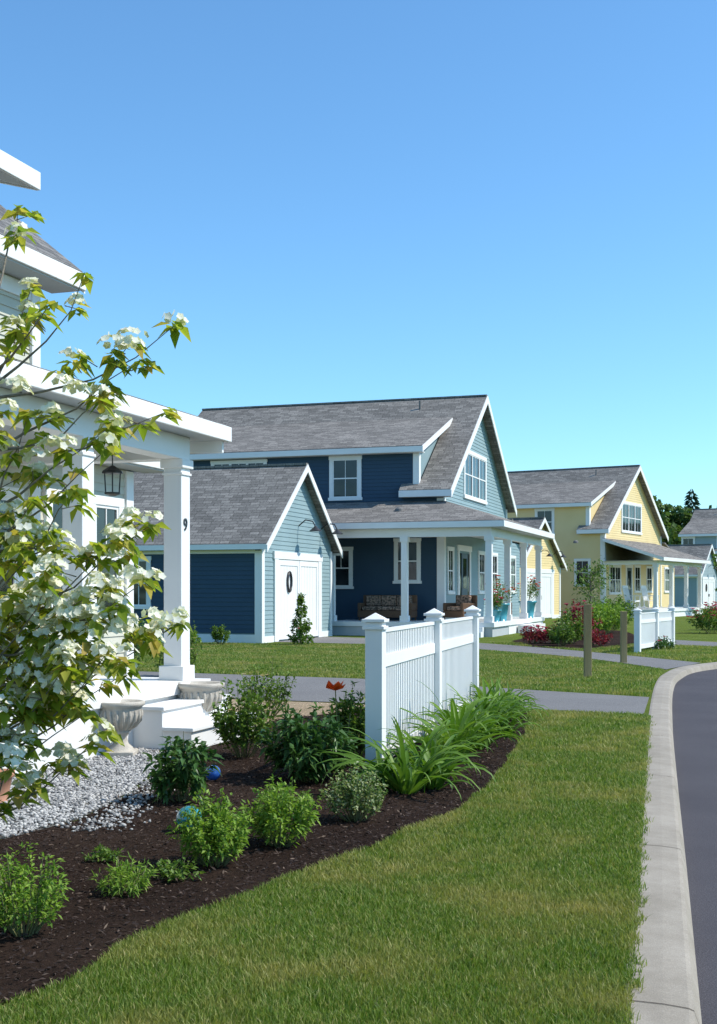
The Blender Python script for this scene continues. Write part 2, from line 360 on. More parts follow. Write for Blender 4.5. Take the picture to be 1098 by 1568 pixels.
def window(T,G,face,plane,a0,a1,z0,z1,units=1,cols=2,fr=.12,hung=True,rows=False):
    fbox(T,face,plane,a0-.02,a1+.02,z1-fr,z1,.0,.06); fbox(T,face,plane,a0-.04,a1+.04,z0-.02,z0+fr*.7,.0,.085)
    fbox(T,face,plane,a0,a0+fr,z0+fr*.7,z1-fr,0,.058); fbox(T,face,plane,a1-fr,a1,z0+fr*.7,z1-fr,0,.058)
    zi0,zi1=z0+fr*.7,z1-fr; ai0,ai1=a0+fr,a1-fr
    fbox(G,face,plane,ai0,ai1,zi0,zi1,0,.024)
    uw=(ai1-ai0)/units; s=.04
    for u in range(units):
        b0=ai0+u*uw; b1=b0+uw
        if u>0: fbox(T,face,plane,b0-.05,b0+.05,zi0,zi1,.0,.055)
        fbox(T,face,plane,b0,b0+s,zi0,zi1,.02,.045); fbox(T,face,plane,b1-s,b1,zi0,zi1,.02,.045)
        fbox(T,face,plane,b0+s,b1-s,zi0,zi0+s,.02,.044); fbox(T,face,plane,b0+s,b1-s,zi1-s,zi1,.02,.044)
        zm=(zi0+zi1)/2
        if hung: fbox(T,face,plane,b0+s,b1-s,zm-s*.6,zm+s*.6,.02,.047)
        for c in range(1,cols):
            a=b0+s+(b1-b0-2*s)*c/cols; fbox(T,face,plane,a-.011,a+.011,(zm if rows==2 else zi0+s),zi1-s,.02,.036)
def rakeX(P,x0,x1,p0,p1,h):
    P.extr([(x0,p0[0],p0[1]),(x0,p1[0],p1[1]),(x0,p1[0],p1[1]-h),(x0,p0[0],p0[1]-h)],(x1-x0,0,0))
def rakeY(P,y0,y1,p0,p1,h):
    P.extr([(p0[0],y0,p0[1]),(p1[0],y0,p1[1]),(p1[0],y0,p1[1]-h),(p0[0],y0,p0[1]-h)],(0,y1-y0,0))
def slab(P,pts,th=.1): P.extr(pts,(0,0,-th))

# ------------------------------------------------------------ neighbour houses
def cottage(name,org,ang,wm,wfront,x0=-9.1,wrap=True,detail=True,gdx=0):
    E=empty(name,(org[0],org[1],0),-ang)
    W=Part();WF=Part();RF=Part();T=Part();G=Part();C=Part()
    gx=-8 if x0<-5 else -5
    W.extr([(gx,.02,0),(gx,.02,3.15),(gx,3.23,5.62),(gx,6.44,3.15),(gx,6.44,0)],(-gx-.02,0,0))
    siding(W,'R',0,.18,3.2,.03,6.43,.14)
    lo=lambda z:max(.03,(z+.12-3.05)/.78-.3); hi=lambda z:6.46-lo(z)
    siding(W,'R',0,3.2,5.6,lo,hi,.14)
    siding(WF,'F',0,.30,3.2,gx,-.02,.14)
    slab(RF,[(gx-.3,-.3,3.05),(.3,-.3,3.05),(.3,3.23,5.80),(gx-.3,3.23,5.80)])
    slab(RF,[(gx-.3,3.23,5.803),(.3,3.23,5.803),(.3,6.76,3.05),(gx-.3,6.76,3.05)])
    RF.box(gx-.3,.3,3.13,3.33,5.76,5.83)
    rakeX(T,.302,.335,(-.33,3.01),(3.23,5.785),.24); rakeX(T,.302,.334,(6.79,3.01),(3.23,5.785),.24)
    T.box(gx-.3,.30,-.335,-.302,2.87,3.03); T.box(gx-.3,.30,6.762,6.79,2.87,3.03)
    C.poly([(gx,-.3,2.88),(.3,-.3,2.88),(.3,.0,2.89),(gx,.0,2.89)])
    T.box(-.20,-.001,-.045,.0,.0,2.84); T.box(.001,.045,-.045,.17,.0,3.0); T.box(0.001,.045,6.28,6.46,0,3.0)
    T.box(gx,-.2,-.04,0,.0,.26); T.box(gx,-.2,-.04,0,2.76,2.87)
    T.box(.0,.04,.17,.96,0,.2); T.box(0,.04,5.3,6.28,0,.2)
    window(T,G,'F',0,-4.6,-3.75,1.05,2.7)
    fbox(T,'R',0,.96,1.28,0,2.62,0,.07); fbox(T,'R',0,4.98,5.3,0,2.62,0,.07); fbox(T,'R',0,.9,5.36,2.62,2.86,0,.08)
    D=Part(); fbox(D,'R',0,1.28,4.98,.04,2.62,0,.025)
    k=14; dw=(4.98-1.28)/k
    for i in range(k): fbox(D,'R',0,1.28+i*dw+.008,1.28+(i+1)*dw-.008,.05,2.6,.025,.038)
    for a0,a1 in ((1.29,3.115),(3.145,4.97)):
        fbox(D,'R',0,a0,a0+.14,.06,2.59,.038,.06); fbox(D,'R',0,a1-.14,a1,.06,2.59,.038,.06)
        for zz in (.06,2.42): fbox(D,'R',0,a0+.14,a1-.14,zz,zz+.17,.038,.058)
    LP=Part()
    for yy in (3.2,5.4):
        LP.tube([(0,yy,3.75),(.25,yy,3.95),(.5,yy,3.9),(.6,yy,3.72)],.022,8); LP.lathe([(.03,.12),(.07,.08),(.2,-.03),(.2,-.05)],(.6,yy,3.62),16)
    LP.box(.06,.10,2.96,3.0,1.1,1.35); LP.box(.06,.10,3.26,3.3,1.1,1.35)
    w=[(.08,2.2+.17*math.cos(a),1.9+.32*math.sin(a)) for a in [i*math.pi/8 for i in range(17)]]; LP.tube(w,.035,6)
    if gdx:
        for q in (W,WF,RF,T,G,C,D,LP): q.shift(gdx)
    D.obj('garage_door',M['white'],E); LP.obj('barn_lamps',M['dark'],E)
    W.extr([(x0,10.02,0),(x0,10.02,5.4),(x0,16,9.6),(x0,21.98,5.4),(x0,21.98,0)],(3.18-x0,0,0))
    siding(W,'R',3.2,.2,5.5,10.02,21.98,.14)
    lo2=lambda z:max(10.02,(z+.14-5.4)/.69+9.6); siding(W,'R',3.2,5.5,9.6,lo2,lambda z:32-lo2(z),.14)
    W.box(-3 if x0<-5 else x0,3.17,22,25.4,0,3.9); siding(W,'R',3.2,.2,3.9,22.0,25.4,.14)
    slab(RF,[(-3 if x0<-5 else x0,22.0,5.0),(3.5,22.0,5.0),(3.5,25.8,3.9),(-3 if x0<-5 else x0,25.8,3.9)])
    siding(WF,'F',10,.2,5.45,x0,3.18,.14)
    W.extr([(x0+.02,10.02,5),(x0+.02,10.02,6.95),(x0+.02,14.4,8.5),(x0+.02,14.4,5)],(2.2-x0,0,0))
    siding(WF,'F',10,5.45,7.0,x0,2.2,.14)
    slab(RF,[(x0-.3,9.6,7.06),(2.5,9.6,7.06),(2.5,14.6,8.81),(x0-.3,14.6,8.81)])
    rakeX(T,2.502,2.535,(9.57,7.03),(14.3,8.69),.22); T.box(x0-.3,2.5,9.565,9.598,6.82,7.03); T.box(x0-.3,2.5,9.6,10,6.81,6.84)
    T.box(2.05,2.25,9.95,9.995,5.5,6.8); T.box(2.252,2.29,9.95,10.2,5.55,6.8)
    z=lambda y:5.4+.69*(y-9.6)
    slab(RF,[(2.3,9.6,z(9.6)),(3.6,9.6,z(9.6)),(3.6,16,z(16)),(2.3,16,z(16))],.12)
    slab(RF,[(1.6,9.6,z(9.6)),(2.297,9.6,z(9.6)),(2.297,9.99,z(9.99)),(1.6,9.99,z(9.99))],.12)
    slab(RF,[(x0-.4,14.2,z(14.2)),(2.297,14.2,z(14.2)),(2.297,16,z(16)),(x0-.4,16,z(16))],.12)
    slab(RF,[(x0-.4,16,z(16)+.003),(3.6,16,z(16)+.003),(3.6,22.4,5.4),(x0-.4,22.4,5.4)],.12)
    RF.box(x0-.4,3.6,15.9,16.1,z(16)-.03,z(16)+.03)
    rakeX(T,3.602,3.64,(9.56,5.36),(16,z(16)-.02),.30); rakeX(T,3.602,3.639,(22.44,5.36),(16,z(16)-.02),.30)
    T.box(1.6,3.60,9.56,9.598,5.13,5.37); C.box(1.6,3.6,9.6,9.98,5.12,5.15)
    C.poly([(3.21,10,5.4),(3.6,9.7,5.32),(3.6,16,9.67),(3.21,16,9.6)])
    T.box(3.22,3.27,9.96,10.2,.5,5.4); T.box(2.98,3.22,9.95,9.99,.5,5.1); T.box(3.22,3.27,21.8,22.0,.2,5.4)
    window(T,G,'R',3.2,13.3,17.5,5.35,7.35,3,2,.16)
    window(T,G,'F',10,-1.3,0,5.1,6.80,1,2,.14)
    if x0<-5:
        window(T,G,'F',10,-6.3,-3.9,5.9,6.78,3,2,.11,False); window(T,G,'F',10,-8.4,-7.4,5.9,6.78,1,2,.1,False)
    window(T,G,'F',10,1.3,2.35,1.9,3.6,1,2,.12,True,2); window(T,G,'F',10,-1.3,-.35,1.7,3.3,1,2,.12,True,2)
    window(T,G,'R',3.2,16,17.3,1.5,3.3); window(T,G,'R',3.2,18.6,19.9,1.5,3.3); window(T,G,'R',3.2,22.8,24.2,1.5,3.3)
    DD=Part()
    if wrap:
        window(T,G,'R',3.2,10.6,11.6,1.5,3.3)
        fbox(T,'R',3.2,12.3,12.5,.5,3.2,0,.06); fbox(T,'R',3.2,14.3,14.5,.5,3.2,0,.06); fbox(T,'R',3.2,12.2,14.6,3.2,3.42,0,.07)
        fbox(DD,'R',3.2,12.9,13.9,.52,3.1,0,.05)
        fbox(G,'R',3.2,12.5,12.86,.9,3.1,0,.03); fbox(G,'R',3.2,13.94,14.3,.9,3.1,0,.03); fbox(G,'R',3.2,13.1,13.7,1.7,2.9,.05,.055)
    else:
        window(T,G,'R',3.2,10.9,13.2,1.4,3.25,2,2,.14); fbox(T,'R',3.2,14.2,14.36,.5,3.1,0,.06); fbox(T,'R',3.2,15.34,15.5,.5,3.1,0,.06); fbox(T,'R',3.2,14.1,15.6,3.1,3.3,0,.07)
        fbox(DD,'R',3.2,14.36,15.34,.52,3.1,0,.05); fbox(G,'R',3.2,14.55,15.15,1.7,2.9,.05,.055)
    DD.obj('front_door',M['door'],E)
    V=Part(); V.tube([(.9,15.2,9.0),(.9,15.2,9.6)],.05,10); V.lathe([(.16,0),(.15,.1),(.08,.16)],(1.9,8.6,4.52),14); V.obj('vent_pipes',M['drive'],E)
    if wrap:
        slab(RF,[(-3,7,4.06),(6.1,7,4.06),(3.2,9.98,5.0),(-3,9.98,5.0)],.07)
        slab(RF,[(6.1,7.003,4.058),(6.1,17.8,4.058),(3.23,17.8,5.0),(3.23,9.98,5.0)],.07)
        T.box(-3,6.1,6.962,6.998,3.83,4.04); T.box(6.102,6.14,6.962,17.83,3.83,4.04)
        T.extr([(3.25,17.802,5.0),(6.1,17.802,4.04),(6.1,17.802,3.83),(3.25,17.802,3.83)],(0,.03,0))
        T.box(-.6,5.62,7.30,7.5,3.52,3.82); T.box(5.42,5.62,7.5,17.6,3.52,3.82)
        C.box(-3,6.1,7.0,9.97,3.815,3.83); C.box(3.23,6.1,9.97,17.8,3.815,3.83)
        T.box(-.6,5.75,7.15,10,.34,.5); T.box(3.23,5.75,10,17.6,.34,.5)
        C.box(-.55,5.68,7.2,10,.0,.34); T.box(3.23,5.70,10,17.5,0,.34)
        posts=[(-.3,7.4),(2.46,7.4),(5.52,7.4),(5.52,10.7),(5.52,14),(5.52,17.4)]
        for i,(dx) in enumerate((.28,.56)): T.box(4.3,5.4,7.15-dx,7.15-dx+.28,0,.34-.16*(i))
        T.box(5.76,6.3,11.5,14.5,0,.3); pt=3.52
    else:
        pt=3.2
        slab(RF,[(7.0,9.6,3.62),(7.0,20.6,3.62),(3.23,20.6,4.85),(3.23,9.6,4.85)],.08)
        T.extr([(3.25,9.6,4.83),(7.0,9.6,3.60),(7.0,9.6,3.42),(3.25,9.6,4.65)],(0,-.035,0))
        T.box(7.002,7.04,9.56,20.6,3.42,3.62); T.box(6.3,6.5,9.9,20.3,pt,3.42); T.box(3.23,6.3,9.9,10.05,pt,3.42)
        C.box(3.23,7.0,9.65,20.5,3.425,3.44)
        T.box(3.23,6.65,9.8,20.4,.34,.5); T.box(3.23,6.58,9.9,20.3,0,.34)
        posts=[(6.4,10.05),(6.4,13.4),(6.4,16.8),(6.4,20.15)]
    for px,py in posts:
        T.box(px-.11,px+.11,py-.11,py+.11,.5,pt); T.box(px-.15,px+.15,py-.15,py+.15,.503,.72); T.box(px-.15,px+.15,py-.15,py+.15,pt-.16,pt-.003)
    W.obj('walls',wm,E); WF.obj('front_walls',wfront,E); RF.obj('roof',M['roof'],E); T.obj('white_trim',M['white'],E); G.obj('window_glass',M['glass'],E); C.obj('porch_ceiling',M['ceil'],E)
    return E
AY=math.radians(30)
blue=cottage('blue_house',(-2.98,38),TH,M['blue'],M['blueshade'])
yel=cottage('yellow_house',(7.27,68.94),AY,M['yellow'],M['yellow'],wrap=False,gdx=1.7)
third=cottage('grey_blue_house',(27.2,110),AY,M['third'],M['third'],x0=-1.2,wrap=False,detail=False,gdx=3)

# ------------------------------------------------------------ grey house (left)
H=empty('grey_house',(0,0,0),-TH)
W=Part();RF=Part();T=Part();G=Part();C=Part()
W.box(-14,-8.32,-4,12.98,0,5.35); W.box(-13,-8.32,12.98,15.28,0,3.3)
siding(W,'R',-8.3,.6,5.35,-4,12.9,.115,.02); siding(W,'R',-8.3,.2,3.25,12.98,15.2,.115,.02)
slab(RF,[(-7.9,-4,5.5),(-7.9,13.35,5.5),(-11.2,13.35,8.14),(-11.2,-4,8.14)],.1)
slab(RF,[(-14.5,-4,5.5),(-14.5,13.35,5.5),(-11.2,13.35,8.138),(-11.2,-4,8.138)],.1)
W.extr([(-8.4,12.9,5.3),(-11.2,12.9,7.6),(-14,12.9,5.3)],(0,.06,0))
T.box(-7.9,-7.865,-4,13.38,5.27,5.47); C.box(-8.3,-7.9,-4,13.3,5.25,5.28)
rakeY(T,13.352,13.385,(-7.88,5.47),(-11.2,8.12),.24)
slab(RF,[(-7.9,12.99,3.47),(-7.9,15.7,3.47),(-10.5,15.7,5.0),(-10.5,12.99,5.0)],.08)
slab(RF,[(-13,12.99,3.47),(-13,15.7,3.47),(-10.5,15.7,4.998),(-10.5,12.99,4.998)],.08)
T.box(-7.9,-7.865,12.9,15.73,3.28,3.45); C.box(-8.3,-7.9,12.9,15.7,3.26,3.29); rakeY(T,15.702,15.735,(-7.88,3.45),(-10.5,4.98),.22)
W.extr([(-8.4,15.2,3.2),(-10.5,15.2,4.6),(-12.8,15.2,3.2)],(0,.06,0))
slab(RF,[(-6.6,-4,5.60),(-6.6,10.3,5.60),(-9.5,10.3,6.4),(-9.5,-4,6.4)],.05)
T.box(-6.6,-6.565,-4,10.33,5.43,5.60); T.extr([(-6.6,10.302,5.60),(-9.5,10.302,6.4),(-9.5,10.302,6.23),(-6.6,10.302,5.43)],(0,.035,0))
C.poly([(-6.6,-4,5.44),(-6.6,10.3,5.44),(-9.5,10.3,6.24),(-9.5,-4,6.24)]); W.box(-14,-7.6,-4,9.4,0.0,5.5)
slab(RF,[(-5.9,3,3.52),(-5.9,13.2,3.52),(-8.28,13.2,4.12),(-8.28,3,4.12)],.06)
T.box(-5.898,-5.865,3,13.235,3.33,3.50); rakeY(T,13.202,13.235,(-5.9,3.50),(-8.28,4.10),.18); rakeY(T,13.15,13.2,(-5.95,3.40),(-8.28,3.44),.2)
C.box(-8.28,-5.90,3,13.15,3.34,3.36)
T.box(-6.42,-6.18,3,12.78,3.08,3.338); T.box(-8.28,-6.42,12.56,12.78,3.08,3.338)
for py in (12.67,10.55,8.3,6):
    T.box(-6.40,-6.18,py-.11,py+.11,.75,3.0); T.box(-6.44,-6.14,py-.15,py+.15,.6,.76); T.box(-6.43,-6.15,py-.14,py+.14,2.98,3.08); T.box(-6.415,-6.165,py-.125,py+.125,2.90,2.93)
T.box(-8.28,-6.0,3,12.95,.48,.6); T.box(-8.2,-6.05,3,12.9,0,.478)
T.box(-6.05,-5.72,11.2,12.8,.0,.40); T.box(-5.72,-5.40,11.2,12.8,0,.20); T.box(-6.0,-5.69,11.17,12.83,.401,.44); T.box(-5.71,-5.37,11.17,12.83,.201,.24)
T.box(-8.30,-8.25,12.80,12.98,.6,5.24); T.box(-8.30,-8.25,15.1,15.3,0,3.24); T.box(-8.30,-8.26,-4,12.8,5.05,5.23)
window(T,G,'R',-8.3,14.15,15.0,1.25,2.85,1,2,.12,True,2); window(T,G,'R',-8.3,13.1,13.95,1.25,2.85,1,2,.12,True,2); window(T,G,'R',-8.3,11.6,12.6,1.2,2.8,1,2,.12,True,2); window(T,G,'R',-8.3,8,9.4,1.2,2.8,2,2,.12,True,2)
fbox(T,'R',-8.3,10.1,10.25,.6,2.8,0,.06); fbox(T,'R',-8.3,11.15,11.3,.6,2.8,0,.06); fbox(T,'R',-8.3,10.05,11.35,2.8,2.98,0,.07)
DD=Part(); fbox(DD,'R',-8.3,10.25,11.15,.6,2.8,0,.045); DD.obj('front_door',M['door'],H)
W.obj('walls',M['greige'],H); RF.obj('roof',M['roof2'],H); T.obj('white_trim',M['white'],H,.006); G.obj('window_glass',M['glass'],H); C.obj('porch_ceiling',M['ceil'],H)
LN=Part(); LN.tube([(-6.9,12.3,3.33),(-6.9,12.3,2.98)],.008); LN.lathe([(.02,.3),(.11,.24),(.12,.22),(.12,.21)],(-6.9,12.3,2.7),8); LN.lathe([(.03,-.02),(.09,0),(.09,.02)],(-6.9,12.3,2.68),8)
for k in range(6): a=k*math.pi/3; LN.tube([(-6.9+.085*math.cos(a),12.3+.085*math.sin(a),2.69),(-6.9+.1*math.cos(a),12.3+.1*math.sin(a),2.92)],.008,5)
LN.obj('lantern',M['dark'],H)
tc=bpy.data.curves.new('house_number','FONT'); tc.body='9'; tc.size=.2; tc.extrude=.006; to=bpy.data.objects.new('house_number',tc); scene.collection.objects.link(to)
to.parent=H; to.location=(-6.173,12.60,2.28); to.rotation_euler=(math.pi/2,0,math.pi/2); tc.materials.append(M['dark'])

# ------------------------------------------------------------ fences
def fence(name,x,y,ang,panels,L,h,pk=.04,gap=.045):
    E=empty(name,(x,y,0),ang); P=Part(); Q=Part()
    for i in range(panels+1):
        py=i*L; P.box(-.075,.075,py-.075,py+.075,0,h); P.box(-.095,.095,py-.095,py+.095,h-.06,h-.03)
        P.box(-.10,.10,py-.10,py+.10,h+.002,h+.03)
        b=len(P.v); P.v+=[(-.085,py-.085,h+.031),(.085,py-.085,h+.031),(.085,py+.085,h+.031),(-.085,py+.085,h+.031),(0,py,h+.085)]
        P.f+=[(b,b+1,b+4),(b+1,b+2,b+4),(b+2,b+3,b+4),(b+3,b,b+4)]
    for i in range(panels):
        y0=i*L+.077; y1=(i+1)*L-.077
        Q.box(-.025,.025,y0,y1,h*.70,h*.78); Q.box(-.025,.025,y0,y1,.10,.2); Q.box(-.022,.022,y0,y1,h*.93,h*.955)
        n=int((y1-y0)/(pk+gap)); st=(y1-y0)/n
        for k in range(n):
            c=y0+(k+.5)*st
            Q.box(-.011,.011,c-pk/2,c+pk/2,.2,h*.70); Q.box(-.011,.011,c-pk/2,c+pk/2,h*.78,h*.93)
    P.obj('posts',M['white'],E,.004); Q.obj('pickets',M['white'],E)
    return E
fence('picket_fence',.146,10.67,-math.atan(.24),2,2.9,1.33,.045,.04)
fence('picket_fence',7.2,32.0,-math.atan2(1.85,3.8),2,2.1,1.08,.07,.05)
for (x,y,h) in ((4.25,23,1.36),(5.9,27.6,1.15)):
    p=Part(); p.box(-.065,.065,-.065,.065,0,h); o=p.obj('wooden_post',M['wood'],None,.006); o.location=(x,y,0)

# ------------------------------------------------------------ urns, ornaments
def urn(x,y,s,z=0):
    E=empty('garden_urn',(x,y,z)); p=Part()
    p.box(-.15*s,.15*s,-.15*s,.15*s,0,.06*s)
    prof=[(.13,.06),(.12,.09),(.075,.13),(.06,.19),(.08,.23),(.10,.25),(.09,.26),(.14,.30),(.19,.36),(.205,.42),(.20,.47),(.21,.49),(.235,.51),(.24,.54),(.22,.55),(.19,.54),(.17,.49)]
    q=Part(); q.lathe([(r*s,zz*s) for r,zz in prof],(0,0,0),32)
    for k in range(20):
        a=k*2*math.pi/20; q.tube([(r*s*math.cos(a),r*s*math.sin(a),zz*s) for r,zz in ((.10,.27),(.145,.30),(.195,.36),(.208,.42),(.203,.46))],[.008*s,.013*s,.016*s,.016*s,.012*s],6)
    p.obj('base',M['urn'],E,.008); q.obj('bowl',M['urn'],E,0,True)
urn(-2.30,12.0,.98); urn(-1.72,13.5,1.1)
p=Part(); p.lathe([(.08,0),(.10,.1),(.12,.2),(.14,.21),(.14,.25),(.12,.25),(.10,.2)],(0,0,0),24); o=p.obj('terracotta_pot',M['terra'],None,0,True); o.location=(-2.72,9.3,0)
def ball(name,x,y,r,m):
    p=Part(); p.lathe([(r*math.sin(a)+.001,r-r*math.cos(a)) for a in [i*math.pi/14 for i in range(15)]],(0,0,0),24); o=p.obj(name,M[m],None,0,True); o.location=(x,y,.01)
ball('garden_ball',-1.22,10.4,.065,'bluball'); ball('garden_ball',-1.12,8.2,.085,'tealball')

# ------------------------------------------------------------ plants
def shrub(name,x,y,w,h,mat,L=.05,Wd=.02,shoots=45,per=22,fl=None,nf=0,fs=.03,droop=.2,z0=.0,spiky=.5,cone=0):
    E=empty(name,(x,y,z0)); S=Part(); C=[];Dd=[];N=[];tips=[]
    for i in range(shoots):
        a=rng.uniform(0,2*math.pi); r=math.sqrt(rng.random()); lenf=rng.uniform(.72,1.12)
        if cone:
            f=rng.random()**1.2; top=np.array([math.cos(a)*w/2*(1-f)*rng.uniform(.6,1.1),math.sin(a)*w/2*(1-f),h*(.12+.88*f)]); b=np.array([0,0,max(.02,top[2]-.18*h)])
        else:
            top=np.array([math.cos(a)*r*w/2,math.sin(a)*r*w/2,h*math.sqrt(max(.08,1-.75*r*r))])*lenf
            b=np.array([math.cos(a)*r*w*.12,math.sin(a)*r*w*.12,0])
        m=(b+top)/2+np.array([0,0,-.03*h*(1-cone)])+np.array([math.cos(a)*r,math.sin(a)*r,0])*w*.06
        if i%2==0: S.tube([b,m,top],[.006,.004,.002],4)
        tips.append(top)
        t=rng.uniform(.28,1.0,per)**.8; P=((1-t)**2)[:,None]*b+(2*t*(1-t))[:,None]*m+(t**2)[:,None]*top
        dv=top-b; dv/=np.linalg.norm(dv)+1e-6; d=rv(per)*.9+dv*spiky+np.array([math.cos(a),math.sin(a),0])*r*.4
        C.append(P+rng.normal(size=(per,3))*.01*w/.4); Dd.append(d); n=rv(per)*.5; n[:,2]+=1; N.append(n)
    if cone: S.tube([(0,0,0),(0,0,h*.95)],[.02,.005],6)
    C=np.concatenate(C);Dd=np.concatenate(Dd);N=np.concatenate(N); C[:,2]=np.maximum(C[:,2],.02); n=len(C)
    S.obj('stems',M['stem'],E); leafobj('leaves',C,Dd,N,L*rng.uniform(.6,1.2,n),Wd*rng.uniform(.7,1.2,n),M[mat],E,.15,droop)
    if fl and nf:
        FC=[];FD=[];FN=[]
        for _ in range(nf):
            tp=tips[rng.integers(len(tips))]*1.03
            for k in range(9):
                a=k*2*math.pi/9; FC.append(tp); FD.append((math.cos(a),math.sin(a),.5+.4*random.random())); FN.append((0,0,1))
        leafobj('flowers',np.array(FC),np.array(FD),np.array(FN),fs,fs*.8,M[fl],E,.1,.1)
    return E
shrub('green_shrub',-1.55,5.75,.42,.40,'l_bright',.035,.014,60,36)
shrub('green_shrub',-1.24,6.54,.34,.18,'l_bright',.05,.010,45,18)
shrub('green_shrub',-.835,7.20,.48,.42,'l_bright',.045,.017,75,36)
shrub('green_shrub',-.49,7.75,.50,.42,'l_bright',.045,.017,75,36)
shrub('variegated_shrub',-.02,8.6,.52,.36,'l_var',.03,.02,70,30)
shrub('peony_bush',-1.34,9.4,.54,.50,'l_dark',.11,.04,40,20,droop=.35)
shrub('peony_bush',-.43,10.4,.80,.62,'l_dark',.11,.042,80,26,droop=.35)
shrub('peony_bush',-.05,11.3,.5,.72,'l_mid',.09,.035,50,24)
shrub('rose_bush',-1.10,11.9,.66,.78,'l_mid',.07,.036,60,26,'f_cream',16,.03)
shrub('low_perennial',-1.02,6.85,.3,.10,'l_mid',.04,.02,25,12)
shrub('low_perennial',-1.5,7.3,.22,.09,'l_mid',.04,.02,20,10)
shrub('low_perennial',-.5,9.1,.5,.13,'l_mid',.05,.025,35,12)
shrub('rose_bush',-1.15,15.6,.7,.75,'l_mid',.07,.03,50,20,'f_cream',5,.03)
E=empty('red_poppy',(-.19,10.7,0)); S=Part(); S.tube([(0,0,0),(.01,0,.4),(-.01,0,.76)],.005,5); S.tube([(0.05,0,0),(.09,0,.3),(.12,0,.55)],.005,5); S.obj('stem',M['stem'],E)
FC=[];FD=[]
for k in range(10): a=k*.628*2; FC.append((-.01,0,.74)); FD.append((math.cos(a),math.sin(a),.45+.25*(k%3)))
leafobj('petals',np.array(FC),np.array(FD),np.tile([0,0,1.],(10,1)),.10,.095,M['f_red'],E,-.1,-.2,wp=.7)
def daylily(x,y,h,nl):
    E=empty('daylily_clump',(x,y,0)); V=[];F=[];Rr=[];o=0
    for i in range(nl):
        a=rng.uniform(0,2*math.pi); L=h*rng.uniform(.8,1.4); w=rng.uniform(.018,.030); lean=rng.uniform(.05,.9); bend=rng.uniform(1.2,3.3)
        p=np.array([math.cos(a)*.08*rng.random(),math.sin(a)*.08*rng.random(),0.]); th=lean; k=9; c=rng.random()
        sd=np.array([-math.sin(a),math.cos(a),0.]); tw=rng.uniform(-.5,.5)
        for j in range(k+1):
            f=j/k; ww=w*(1-f**2.2)*(.6+.8*min(f*3,.5))
            s2=sd*ww+np.array([0,0,ww*tw]); V+= [p-s2,p+np.array([0,0,-ww*.5]),p+s2]; Rr+=[c]*3
            p=p+np.array([math.cos(a)*math.sin(th),math.sin(a)*math.sin(th),math.cos(th)])*L/k; th+=bend/k*(.3+1.5*f)
        for j in range(k):
            b=o+3*j; F+=[(b,b+1,b+4),(b,b+4,b+3),(b+1,b+2,b+5),(b+1,b+5,b+4)]
        o+=3*(k+1)
    V=np.array(V); V[:,2]=np.maximum(V[:,2],.01); trimesh('leaves',V,np.array(F),M['lily'],E,np.array(Rr))
for i in range(11):
    f=i/10; Y=9.75+f*6.2; X=.146+.24*(Y-10.67)+.45+.12*math.sin(i*2.3)
    daylily(X,Y,.52+.16*random.random(),44)
    if i%2==0: daylily(X+.22,Y+.25,.40,30)
daylily(.18,10.0,.42,30)
shrub('conical_shrub',-1.70,36.6,.85,1.55,'l_mid',.12,.07,70,16,'f_pink',5,.06,cone=1)
shrub('green_shrub',-4.1,36.8,.6,.65,'l_mid',.1,.05,35,18)
shrub('green_shrub',-5.0,37.2,.7,.4,'l_bright',.1,.05,35,18)
shrub('flowering_shrub',-6.2,34.5,1.1,.8,'l_mid',.1,.05,45,18,'f_white',14,.06)
shrub('flowering_shrub',-3.4,23.0,1.1,1.0,'l_mid',.09,.045,50,20,'f_cream',12,.05)
shrub('green_shrub',-4.3,22.4,1.2,1.2,'l_dark',.1,.05,50,20)
shrub('red_leaf_shrub',5.25,37.4,1.0,.5,'l_red',.1,.05,45,18,'f_pink',22,.09)
shrub('red_leaf_shrub',6.0,37.8,1.0,.6,'l_red',.1,.05,45,18,'f_pink',20,.09)
shrub('green_shrub',5.9,36.0,.9,.7,'l_mid',.1,.05,50,20,'f_white',10,.06)
shrub('green_shrub',6.4,37.5,1.0,1.0,'l_mid',.12,.06,55,22,'f_cream',12,.06)
shrub('red_leaf_shrub',7.2,40.5,1.3,1.2,'l_red',.12,.06,55,22,'f_pink',24,.10)
shrub('green_shrub',8.1,42.5,1.3,1.2,'l_bright',.12,.06,55,22)
shrub('green_shrub',9.4,47,1.8,1.3,'l_bright',.14,.07,60,22)
shrub('green_shrub',10.6,52,2.0,1.3,'l_mid',.16,.08,60,24)
shrub('red_leaf_shrub',6.9,35.9,.8,.5,'l_red',.1,.05,40,18)
shrub('flowering_shrub',13.4,47,1.8,1.0,'l_mid',.14,.07,55,20,'f_pink',30,.12)
shrub('red_leaf_shrub',15.0,51,2.2,1.1,'l_red',.15,.07,55,20,'f_pink',22,.12)
shrub('green_shrub',17.2,54,2.2,1.2,'l_mid',.15,.07,55,20)
shrub('green_shrub',8.3,33.9,.9,.35,'l_dark',.1,.05,40,14,'f_pink',6,.06)
shrub('green_shrub',12.0,58,2.2,1.3,'l_mid',.16,.08,60,24)

